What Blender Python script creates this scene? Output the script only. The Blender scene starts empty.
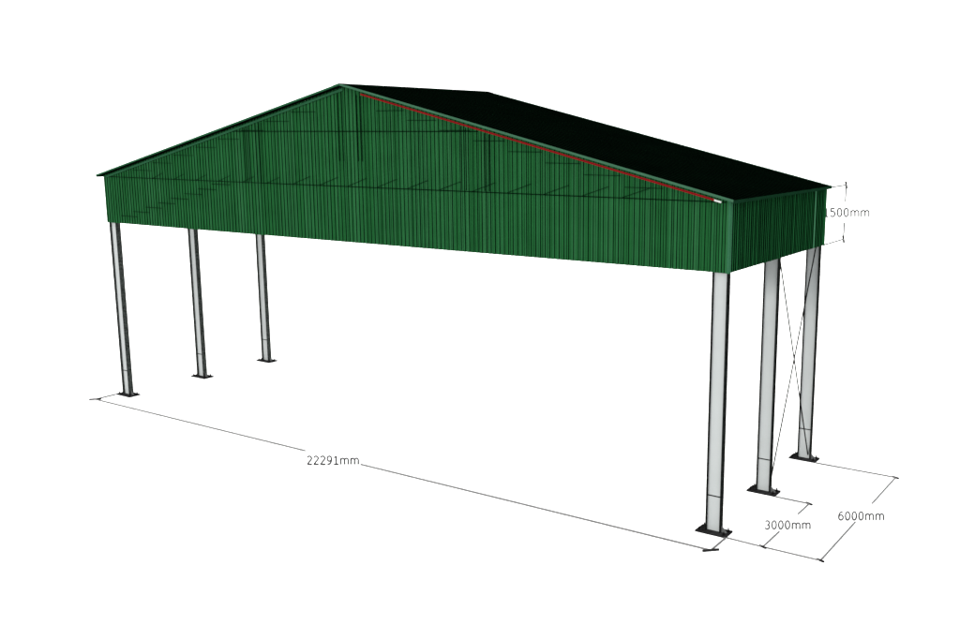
import bpy, bmesh, math, random
from mathutils import Vector, Matrix

random.seed(7)
scn = bpy.context.scene
COL = scn.collection

# ------------------------------------------------------------------ sizes (metres)
A = 11.1455                 # half of 22.291 between the outer edges of the base plates
PX, PY, PT = 0.738, 0.407, 0.04
XC = A - PX / 2             # column centre line
YC = PY / 2
CD = 0.353                  # column depth (along X)
FW, FT = 0.172, 0.014
HB = 5.875                  # lower edge of the cladding
XW, YF, YR = 10.962, 0.113, 6.363
XO, ZO, ZR = 11.113, 7.436, 10.059
YOF, YOR = -0.097, 6.331 + 0.03
SL = (ZR - ZO) / XO
CAM = Vector((19.2279, -19.3148, 8.8538))

def ztop(x):
    return ZR - SL * abs(x)

# ------------------------------------------------------------------ materials
def diffuse(name, col, var=0.08, scale=3.0, transp=0.0, rough=0.9):
    m = bpy.data.materials.new(name)
    m.use_nodes = True
    nt = m.node_tree
    nt.nodes.clear()
    out = nt.nodes.new('ShaderNodeOutputMaterial')
    d = nt.nodes.new('ShaderNodeBsdfDiffuse')
    d.inputs['Roughness'].default_value = rough
    tc = nt.nodes.new('ShaderNodeTexCoord')
    nz = nt.nodes.new('ShaderNodeTexNoise')
    nz.inputs['Scale'].default_value = scale
    nz.inputs['Detail'].default_value = 4
    rp = nt.nodes.new('ShaderNodeValToRGB')
    rp.color_ramp.elements[0].position = 0.3
    rp.color_ramp.elements[1].position = 0.7
    rp.color_ramp.elements[0].color = [c * (1 - var) for c in col] + [1]
    rp.color_ramp.elements[1].color = [min(1, c * (1 + var)) for c in col] + [1]
    nt.links.new(tc.outputs['Object'], nz.inputs['Vector'])
    nt.links.new(nz.outputs['Fac'], rp.inputs['Fac'])
    nt.links.new(rp.outputs['Color'], d.inputs['Color'])
    last = d.outputs[0]
    if transp > 0:
        t = nt.nodes.new('ShaderNodeBsdfTransparent')
        mx = nt.nodes.new('ShaderNodeMixShader')
        mx.inputs[0].default_value = transp
        nt.links.new(d.outputs[0], mx.inputs[1])
        nt.links.new(t.outputs[0], mx.inputs[2])
        last = mx.outputs[0]
    nt.links.new(last, out.inputs['Surface'])
    return m

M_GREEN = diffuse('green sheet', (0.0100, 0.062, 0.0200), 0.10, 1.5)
M_GREEN2 = diffuse('green sheet deep', (0.0078, 0.056, 0.0160), 0.10, 1.5)
M_GREEN3 = diffuse('green sheet light', (0.0128, 0.068, 0.0235), 0.10, 1.5)
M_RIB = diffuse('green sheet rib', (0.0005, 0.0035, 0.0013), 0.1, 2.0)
M_GREENSHADE = diffuse('shaded green sheet', (0.0062, 0.050, 0.0150), 0.10, 1.5)  # same green sheet, with the side wall's shade worked into the colour
M_TRIM = diffuse('green flashing', (0.018, 0.075, 0.036), 0.06, 2.0)
M_COVER = diffuse('pale cover strip', (0.030, 0.11, 0.055), 0.06, 2.0)
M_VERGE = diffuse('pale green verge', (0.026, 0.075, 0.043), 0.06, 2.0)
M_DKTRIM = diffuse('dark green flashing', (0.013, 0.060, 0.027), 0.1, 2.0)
M_ROOFEDGE = diffuse('dark eave edge', (0.003, 0.016, 0.007), 0.1, 2.0)
M_ROOF = diffuse('roof sheet', (0.0008, 0.0034, 0.0016), 0.2, 0.6)
M_ROOFRIB = diffuse('roof rib', (0.0001, 0.0003, 0.0002), 0.2, 0.6)
M_BOUNCE = diffuse('pale bounce panel', (0.70, 0.72, 0.70), 0.03, 1.0)  # for the added panel that brightens the columns from above
M_RED = diffuse('red primer', (0.20, 0.006, 0.009), 0.12, 4.0)
M_WHITE = diffuse('white gap block', (0.40, 0.42, 0.40), 0.02)
M_WEB = diffuse('grey steel web', (0.295, 0.310, 0.310), 0.03, 1.2)
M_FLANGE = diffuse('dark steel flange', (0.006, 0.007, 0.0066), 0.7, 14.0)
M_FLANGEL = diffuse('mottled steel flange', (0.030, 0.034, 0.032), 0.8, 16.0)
M_PLATE = diffuse('dark base plate', (0.012, 0.012, 0.0125), 0.6, 14.0)
M_GUSSET = diffuse('grey gusset', (0.075, 0.078, 0.078), 0.08, 8.0)
M_BLACK = diffuse('black steel', (0.004, 0.004, 0.004), 0.2, 8.0)
M_INNER = diffuse('inner steel', (0.0015, 0.006, 0.003), 0.2, 4.0)
M_LINE = diffuse('grey drawn line', (0.12, 0.12, 0.12), 0.05, 4.0)
M_TICK = diffuse('dark tick', (0.012, 0.012, 0.012), 0.05, 4.0)
M_TEXT = diffuse('grey lettering', (0.045, 0.045, 0.046), 0.05, 4.0)
M_GROUND = diffuse('white ground', (0.93, 0.93, 0.93), 0.01, 0.2)

# ------------------------------------------------------------------ helpers
def link(name, bm, mats, parent=None):
    me = bpy.data.meshes.new(name)
    bm.normal_update()
    bm.to_mesh(me)
    bm.free()
    for m in (mats if isinstance(mats, (list, tuple)) else [mats]):
        me.materials.append(m)
    o = bpy.data.objects.new(name, me)
    COL.objects.link(o)
    if parent:
        o.parent = parent
    return o

def box(bm, x0, x1, y0, y1, z0, z1):
    v = [bm.verts.new((x, y, z)) for x in (x0, x1) for y in (y0, y1) for z in (z0, z1)]
    for f in ((0, 1, 3, 2), (4, 6, 7, 5), (0, 4, 5, 1), (2, 3, 7, 6), (0, 2, 6, 4), (1, 5, 7, 3)):
        bm.faces.new([v[i] for i in f])

def prism(bm, pts, off):
    """closed polygon pts swept by the vector off"""
    off = Vector(off)
    a = [bm.verts.new(p) for p in pts]
    b = [bm.verts.new(Vector(p) + off) for p in pts]
    n = len(a)
    bm.faces.new(a[::-1])
    bm.faces.new(b)
    for i in range(n):
        bm.faces.new((a[i], a[(i + 1) % n], b[(i + 1) % n], b[i]))

def bar(bm, p, q, w, n=8):
    p, q = Vector(p), Vector(q)
    d = (q - p).normalized()
    s = d.cross(Vector((0, 0, 1)))
    if s.length < 1e-3:
        s = Vector((1, 0, 0))
    s.normalize()
    t = s.cross(d)
    ring = []
    for c in (p, q):
        ring.append([bm.verts.new(c + (s * math.cos(2 * math.pi * i / n) + t * math.sin(2 * math.pi * i / n)) * w / 2)
                     for i in range(n)])
    for i in range(n):
        bm.faces.new((ring[0][i], ring[0][(i + 1) % n], ring[1][(i + 1) % n], ring[1][i]))
    bm.faces.new(ring[0][::-1])
    bm.faces.new(ring[1])

def slope_box(bm, x0, x1, y0, y1, d0, d1):
    """bar following the roof slope between x0 and x1 (same side), d = depth under the roof line"""
    pts = [(x0, y0, ztop(x0) - d0), (x1, y0, ztop(x1) - d0), (x1, y0, ztop(x1) - d1), (x0, y0, ztop(x0) - d1)]
    prism(bm, pts, (0, y1 - y0, 0))

def profile(length, pitch, h, pan, web, vary=False):
    """list of (u, out, is_web_after)"""
    pts = []
    u = 0.0
    while u < length - 1e-6:
        j = pan * random.uniform(-0.30, 0.30) if vary else 0.0
        lap = random.uniform(0.003, 0.022) if vary else 0.004
        hh = h * (random.uniform(0.75, 1.0) if vary else 1.0)
        for du, o, w in ((0, 0, 0), (pan + j - lap, 0, 1), (pan + j, 0, 1), (pan + j + web, hh, 0), (pitch - web, hh, 1)):
            if u + du < length:
                pts.append((u + du, o, w))
        u += pitch
    pts.append((length, pts[-1][1], 0))
    return pts

def sheet(bm, pos, pts, tones=None):
    """pos(u, out) -> (lower point, upper point); webs get material slot 1"""
    prev = None
    for u, o, w in pts:
        a, b = pos(u, o)
        cur = (bm.verts.new(a), bm.verts.new(b))
        if prev:
            f = bm.faces.new((prev[0][0], cur[0], cur[1], prev[0][1]))
            f.material_index = 1 if prev[1] else (random.choice(tones) if tones else 0)
        prev = (cur, w)

def thing(name, label, cat, loc=(0, 0, 0), group=None):
    o = bpy.data.objects.new(name, None)
    COL.objects.link(o)
    o.location = loc
    o.empty_display_size = 0.3
    o['label'] = label
    o['category'] = cat
    if group:
        o['group'] = group
    return o

# ------------------------------------------------------------------ setting
bm = bmesh.new()
n, S = 8, 1500.0
vs = [[bm.verts.new((-S + 2 * S * i / n, -S + 2 * S * j / n, 0)) for j in range(n + 1)] for i in range(n + 1)]
for i in range(n):
    for j in range(n):
        bm.faces.new((vs[i][j], vs[i + 1][j], vs[i + 1][j + 1], vs[i][j + 1]))
g = link('ground', bm, M_GROUND)
g['kind'] = 'structure'

# ------------------------------------------------------------------ the canopy
root = thing('steel_canopy', 'large open canopy with green corrugated cladding and black roof on six grey steel columns', 'canopy')

# columns ---------------------------------------------------------
ZT = 7.05
bm = bmesh.new()
box(bm, -CD / 2 + FT, CD / 2 - FT, -0.005, 0.005, PT, ZT)
col0 = link('column', bm, M_WEB, root)
for s in (-1, 1):
    bm = bmesh.new()
    x0, x1 = sorted((s * CD / 2, s * (CD / 2 - FT)))
    box(bm, x0, x1, -FW / 2, FW / 2, PT, ZT)
    link('flange', bm, M_FLANGE, col0)
bm = bmesh.new()
box(bm, -PX / 2, PX / 2, -PY / 2, PY / 2, 0.004, PT)
bmesh.ops.bevel(bm, geom=bm.edges[:], offset=0.003, segments=1)
link('base_plate', bm, M_PLATE, col0)
for s in (-1, 1):
    bm = bmesh.new()
    xa = s * (CD / 2 + 0.001)
    prism(bm, [(xa, -0.008, PT), (xa + s * 0.135, -0.008, PT), (xa + s * 0.135, -0.008, PT + 0.02),
               (xa + s * 0.02, -0.008, PT + 0.135), (xa, -0.008, PT + 0.135)], (0, 0.016, 0))
    bmesh.ops.recalc_face_normals(bm, faces=bm.faces)
    link('gusset', bm, M_GUSSET if s > 0 else M_PLATE, col0)
for sx in (-1, 1):
    for sy in (-1, 1):
        bm = bmesh.new()
        cx, cy = sx * (PX / 2 - 0.075), sy * (PY / 2 - 0.07)
        bar(bm, (cx, cy, PT), (cx, cy, PT + 0.03), 0.055, 6)
        bar(bm, (cx, cy, PT + 0.03), (cx, cy, PT + 0.075), 0.03, 8)
        link('anchor_bolt', bm, M_BLACK, col0)
bm = bmesh.new()
box(bm, -CD / 2 + FT, CD / 2 - FT, -0.010, -0.0052, 0.835, 0.861)
link('splice_seam', bm, M_BLACK, col0)

kids = list(col0.children)
left_flange = {}
first = True
for sx in (1, -1):
    for k in range(3):
        if first:
            c = col0
            first = False
        else:
            c = col0.copy()
            COL.objects.link(c)
            c.parent = root
            for ch in kids:
                d = ch.copy()
                COL.objects.link(d)
                d.parent = c
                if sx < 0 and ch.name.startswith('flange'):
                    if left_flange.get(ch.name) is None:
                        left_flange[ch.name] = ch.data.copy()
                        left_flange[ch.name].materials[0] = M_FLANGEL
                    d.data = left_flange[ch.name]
        c.location = (sx * XC, YC + 3.0 * k, 0)

# cladding ----------------------------------------------------------
PITCH, RH, PAN, WEBW = 0.132, 0.024, 0.060, 0.012
WT = 0.05     # sheet stops this far under the roof line

def gable(y, sgn):
    bm = bmesh.new()
    pts = profile(2 * XW, PITCH, RH, PAN, WEBW, True)
    # an extra vertex at the ridge
    pts2 = []
    for i, p in enumerate(pts):
        pts2.append(p)
        if i + 1 < len(pts) and p[0] < XW < pts[i + 1][0]:
            t = (XW - p[0]) / (pts[i + 1][0] - p[0])
            pts2.append((XW, p[1] + t * (pts[i + 1][1] - p[1]), p[2]))
    def pos(u, o):
        x = -XW + u
        yy = y + sgn * o
        return (x, yy, HB), (x, yy, ztop(x) - WT)
    sheet(bm, pos, pts2, (0, 0, 2, 2, 3))
    return link('gable_wall', bm, [M_GREEN, M_RIB, M_GREEN2, M_GREEN3], root)

def side(x, sgn):
    bm = bmesh.new()
    pts = profile(YR - YF, PITCH * 0.85, RH, PAN * 0.85, WEBW, True)
    def pos(u, o):
        xx = x + sgn * o
        return (xx, YF + u, HB), (xx, YF + u, ztop(XW) - WT)
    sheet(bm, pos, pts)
    return link('side_wall', bm, [M_GREENSHADE, M_RIB], root)

gable(YF, -1)
gable(YR, 1)
side(XW, 1)
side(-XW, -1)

# corner flashings (L shaped)
for sx in (-1, 1):
    for y, sy in ((YF, -1), (YR, 1)):
        bm = bmesh.new()
        e = RH + 0.004
        zt = ztop(XW) - WT - 0.004
        xa, xb = XW - 0.02, XW + e + 0.004
        ya, yb = y + sy * e, y + sy * (e + 0.004)
        pts = [(sx * xa, ya), (sx * (XW + e), ya), (sx * (XW + e), y - sy * 0.085),
               (sx * xb, y - sy * 0.085), (sx * xb, yb), (sx * xa, yb)]
        prism(bm, [(p[0], p[1], HB - 0.004) for p in pts], (0, 0, zt - HB))
        bmesh.ops.recalc_face_normals(bm, faces=bm.faces)
        link('corner_flashing', bm, M_TRIM if sx > 0 and sy < 0 else M_GREENSHADE, root)

# pale cover strip near the back end of the right hand wall
bm = bmesh.new()
box(bm, XW + RH + 0.002, XW + RH + 0.010, 5.48, 5.555, HB + 0.01, ztop(XW) - WT - 0.01)
o = link('cover_strip', bm, M_COVER, root)
o['label'] = 'pale green upright strip'

# roof -------------------------------------------------------------
RPITCH = 0.20
for s in (-1, 1):
    bm = bmesh.new()
    pts = profile(YOR - YOF, RPITCH, 0.030, 0.125, 0.012)
    def pos(u, o, s=s):
        k = o - 0.034
        p0, p1 = (s * 0.0, YOF + u, ZR + k), (s * XO, YOF + u, ZO + k)
        return (p0, p1) if s > 0 else (p1, p0)
    sheet(bm, pos, pts)
    # unseen pale panel added under the roof to bounce light onto the columns
    roof = link('roof_slope', bm, [M_ROOF, M_ROOFRIB], root)
    bm = bmesh.new()
    b = [bm.verts.new(v) for v in ((0, YF + .02, ZR - 0.044), (s * (XW - .03), YF + .02, ztop(XW - .03) - 0.044),
                                   (s * (XW - .03), YR - .02, ztop(XW - .03) - 0.044), (0, YR - .02, ZR - 0.044))]
    bm.faces.new(b)
    link('roof_bounce_panel', bm, M_BOUNCE, roof)
    # verge flashing on the front and the back edge
    for y, sy in ((YOF, -1), (YOR, 1)):
        bm = bmesh.new()
        ya, yb = sorted((y + sy * 0.003, y + sy * 0.011))
        slope_box(bm, s * 0.004, s * (XO + 0.01), ya, yb, -0.006, 0.042)
        yc, yd = sorted((y + sy * 0.003, y - sy * 0.03))
        slope_box(bm, s * 0.004, s * (XO + 0.01), yc, yd, -0.006, -0.002)
        bmesh.ops.recalc_face_normals(bm, faces=bm.faces)
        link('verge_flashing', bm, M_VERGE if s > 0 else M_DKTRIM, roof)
    # eave flashing
    bm = bmesh.new()
    xa, xb = sorted((s * (XO + 0.001), s * (XO + 0.009)))
    box(bm, xa, xb, YOF + 0.002, YOR - 0.002, ZO - 0.075, ZO - 0.006)
    link('eave_flashing', bm, M_ROOFEDGE, roof)
    # ridge cap leaf
    bm = bmesh.new()
    slope_box(bm, s * 0.002, s * 0.22, YOF - 0.012, YOR + 0.012, -0.012, -0.007)
    bmesh.ops.recalc_face_normals(bm, faces=bm.faces)
    link('ridge_cap', bm, M_ROOF, roof)

# red rafter edge under the right hand verge, a white block for the see-through gap, and the dark one on the left
bm = bmesh.new()
slope_box(bm, 0.6, 10.62, YF - RH - 0.035, YF - RH - 0.006, 0.116, 0.154)
bmesh.ops.recalc_face_normals(bm, faces=bm.faces)
link('red_verge_strip', bm, M_RED, root)
bm = bmesh.new()
slope_box(bm, 0.6, 10.62, YF - RH - 0.042, YF - RH - 0.0355, 0.133, 0.138)
bmesh.ops.recalc_face_normals(bm, faces=bm.faces)
link('strip_seam', bm, M_BLACK, root)
bm = bmesh.new()
slope_box(bm, 10.625, 10.78, YF - RH - 0.035, YF - RH - 0.006, 0.12, 0.16)
bmesh.ops.recalc_face_normals(bm, faces=bm.faces)
link('white_gap_block', bm, M_WHITE, root)  # stands for white background glimpsed past the strip, not a solid part
bm = bmesh.new()
slope_box(bm, -0.05, -10.85, YF - RH - 0.035, YF - RH - 0.006, 0.10, 0.16)
bmesh.ops.recalc_face_normals(bm, faces=bm.faces)
link('dark_verge_strip', bm, M_DKTRIM, root)

# inner frame: rafters, purlins, girts, posts, joists ---------------------
for k in range(3):
    y = YC + 3.0 * k
    for s in (-1, 1):
        bm = bmesh.new()
        slope_box(bm, s * 0.01, s * (XC - CD / 2 - 0.01), y - 0.07, y + 0.07, 0.16, 0.46)
        bmesh.ops.recalc_face_normals(bm, faces=bm.faces)
        link('rafter', bm, M_GREENSHADE, root)
for s in (-1, 1):
    for i in range(9):
        x = s * (0.5 + i * 1.22)
        bm = bmesh.new()
        box(bm, x - 0.03, x + 0.03, YF + 0.02, YR - 0.02, ztop(x) - 0.15, ztop(x) - 0.06)
        link('purlin', bm, M_INNER, root)
# strips standing for inner frame lines seen through the front gable sheet
YO = YF - RH - 0.001
def strip(name, p, q, wd, mat):
    """thin flat strip on the face of the gable from p to q (x, z)"""
    bm = bmesh.new()
    p, q = Vector((p[0], 0, p[1])), Vector((q[0], 0, q[1]))
    nrm = (q - p).normalized().cross(Vector((0, 1, 0))) * wd / 2
    prism(bm, [(v.x, YO, v.z) for v in (p - nrm, q - nrm, q + nrm, p + nrm)], (0, -0.004, 0))
    bmesh.ops.recalc_face_normals(bm, faces=bm.faces)
    return link(name, bm, mat, root)
strip('girt_line', (-XW + 0.02, 7.375), (XW - 0.06, 7.375), 0.021, M_RIB)
strip('girt_line', (-4.55, 8.83), (4.4, 8.83), 0.021, M_RIB)
YO -= 0.005
for xa, xb, zb in ((-4.02, -3.40, 7.40), (-0.27, 0.57, 8.05), (3.88, 4.72, 7.40)):
    for x in (xa, xa + 0.14, xb - 0.14, xb):
        strip('post_line', (x, zb), (x, ztop(x) - 0.19), 0.022, M_RIB)
YO -= 0.005
for i in range(17):
    x = -8.4 + i * 1.05
    k = 0.7 if i > 5 else 0.5
    strip('joist_line', (x, 7.385), (x + k, 7.385 + k * 0.33), 0.012, M_RIB)
for s in (-1, 1):
    for i in range(9):
        x = s * (1.3 + i * 1.05)
        z = ztop(x) - 0.40
        if z < 7.5:
            continue
        strip('purlin_line', (x - (0.2 if s > 0 else 0.75), z), (x + (0.75 if s > 0 else 0.2), z), 0.012, M_RIB)
for i in range(8):
    x0 = -10.2 + i * 0.66
    z0 = 6.13 + i * 0.165
    strip('stepped_line', (x0, z0), (x0 + 0.85, z0), 0.017, M_RIB)

# crossed tie rods between the right hand middle and rear columns --------------
for a, b in (((XC + 0.14, 3.0 + YC + 0.01, 0.12), (XC + 0.10, 6.0 + YC - 0.01, 6.15)),
             ((XC + 0.12, 3.0 + YC + 0.01, 6.15), (XC + 0.10, 6.0 + YC - 0.01, 0.14))):
    bm = bmesh.new()
    bar(bm, a, b, 0.034, 8)
    link('tie_rod', bm, M_BLACK, root)

# ------------------------------------------------------------------ drawn dimensions
YAW, PITCHC = 0.5747, -0.1798
CAMROT = (math.pi / 2 + PITCHC, 0, YAW)

def arc(cx, cy, rx, ry, a0, a1, n=10):
    return [(cx + rx * math.cos(math.radians(a0 + (a1 - a0) * i / n)),
             cy + ry * math.sin(math.radians(a0 + (a1 - a0) * i / n))) for i in range(n + 1)]

GLYPH = {   # strokes with a digit height of 1: (advance, polylines)
    '0': (0.75, [arc(.30, .5, .24, .5, 0, 360, 20)]),
    '1': (0.75, [[(.10, .80), (.32, 1.0), (.32, 0)], [(.08, 0), (.56, 0)]]),
    '2': (0.75, [arc(.29, .74, .24, .26, 165, -25, 10) + [(.06, 0), (.56, 0)]]),
    '3': (0.75, [arc(.27, .75, .23, .25, 150, -90, 10), arc(.27, .26, .26, .26, 90, -150, 10)]),
    '5': (0.75, [[(.52, 1), (.12, 1), (.11, .57)] + arc(.26, .32, .28, .32, 115, -140, 10)]),
    '6': (0.75, [arc(.30, .31, .24, .31, 0, 360, 18), [(.06, .31)] + arc(.46, .42, .40, .58, 170, 85, 8)]),
    '9': (0.75, [arc(.30, .69, .24, .31, 0, 360, 18), [(.54, .69)] + arc(.14, .58, .40, .58, -10, -95, 8)]),
    'm': (1.14, [[(.10, 0), (.10, .74)], arc(.31, .50, .21, .24, 180, 0, 8) + [(.52, 0)],
                 arc(.73, .50, .21, .24, 180, 0, 8) + [(.94, 0)]]),
}

def lettering(txt, h):
    """thin stroked lettering of digit height h, centred on the origin in its own XY plane"""
    wdt = sum(GLYPH[c][0] for c in txt) - 0.18
    bm = bmesh.new()
    x = -wdt / 2
    for c in txt:
        adv, lines = GLYPH[c]
        for ln in lines:
            for p, q in zip(ln, ln[1:]):
                bar(bm, ((x + p[0]) * h * 1.03, (p[1] - .5) * h * .95, 0), ((x + q[0]) * h * 1.03, (q[1] - .5) * h * .95, 0), 0.178 * h, 6)
        x += adv
    me = bpy.data.meshes.new('dimension_text')
    bm.to_mesh(me)
    bm.free()
    me.materials.append(M_TEXT)
    return me

def dimension(label, txt, p0, p1, gap, e0, e1, tick, tpos, tw, lw):
    t = thing('dimension_mark', label, 'dimension', p0, 'dimension marks around the canopy')
    O = Vector(p0)
    P0, P1 = Vector(p0), Vector(p1)
    def add(name, a, b, w, mat):
        bm = bmesh.new()
        bar(bm, Vector(a) - O, Vector(b) - O, w, 8)
        return link(name, bm, mat, t)
    add('dimension_line', P0, P0.lerp(P1, gap[0]), lw, M_LINE)
    add('dimension_line', P0.lerp(P1, gap[1]), P1, lw, M_LINE)
    add('extension_line', e0, P0, lw, M_LINE)
    add('extension_line', e1, P1, lw, M_LINE)
    tk = Vector(tick)
    for P in (P0, P1):
        add('end_tick', P - tk, P + tk, lw * 1.4, M_TICK)
    me = lettering(txt, tw)
    o = bpy.data.objects.new('dimension_text', me)
    COL.objects.link(o)
    o.parent = t
    o.location = Vector(tpos) - O
    o.rotation_euler = CAMROT
    return t

ZL = 0.018
D = 0.775
dimension('long thin dimension line marked 22291mm along the front of the canopy', '22291mm',
          (-A, -D, ZL), (A, -D, ZL), (0.447, 0.5427), (-A, -0.02, ZL), (A, -0.02, ZL),
          (0.13, 0.13, 0), (0.34, -1.208, 0.147), 0.230, 0.044)
E1, E2 = 0.865, 2.132
dimension('short dimension line marked 3000mm between the front and middle right columns', '3000mm',
          (A + E1, 0, ZL), (A + E1, 3, ZL), (0.33, 0.74), (A + 0.02, 0.03, ZL), (A + 0.02, 3, ZL),
          (0.085, -0.035, 0), (12.125, 1.194, 0.128), 0.194, 0.036)
dimension('dimension line marked 6000mm across the open right side of the canopy', '6000mm',
          (A + E2, 0, ZL), (A + E2, 6, ZL), (0.41, 0.64), (A + E1, 0, ZL), (A + 0.02, 6, ZL),
          (0.085, -0.035, 0), (13.359, 2.617, 0.130), 0.199, 0.036)
YD = YR + 1.77
dimension('upright dimension line marked 1500mm beside the rear corner of the cladding', '1500mm',
          (XW, YD, HB), (XW, YD, HB + 1.5), (0.31, 0.69), (XW, YR + 0.06, HB), (XW, YR + 0.06, HB + 1.5),
          (0.02, 0.0, -0.10), (XW + 0.04, YD, 6.62), 0.241, 0.040)

# ------------------------------------------------------------------ light, world, camera
w = bpy.data.worlds.new('World')
scn.world = w
w.use_nodes = True
bg = w.node_tree.nodes['Background']
bg.inputs['Color'].default_value = (1, 1, 1, 1)
bg.inputs['Strength'].default_value = 2.3

sd = bpy.data.lights.new('sun', 'SUN')
sd.energy = 2.9
sd.angle = math.radians(12)
sd.color = (1.0, 0.98, 0.95)
so = bpy.data.objects.new('sun', sd)
COL.objects.link(so)
so.rotation_euler = Vector((0.28, 0.93, -0.22)).to_track_quat('-Z', 'Y').to_euler()

cd = bpy.data.cameras.new('camera')
cam = bpy.data.objects.new('camera', cd)
COL.objects.link(cam)
cam.location = CAM
cam.rotation_euler = CAMROT
cd.sensor_width = 36
cd.sensor_fit = 'HORIZONTAL'
cd.lens = 36 * 992.0 / 960
cd.shift_x = (480 - 556.76) / 960
cd.shift_y = (310.71 - 320) / 960
cd.clip_start = 0.1
cd.clip_end = 5000
scn.camera = cam
scn.cycles.transparent_max_bounces = 24
scn.view_settings.view_transform = 'Standard'
scn.view_settings.look = 'None'
scn.view_settings.exposure = 0
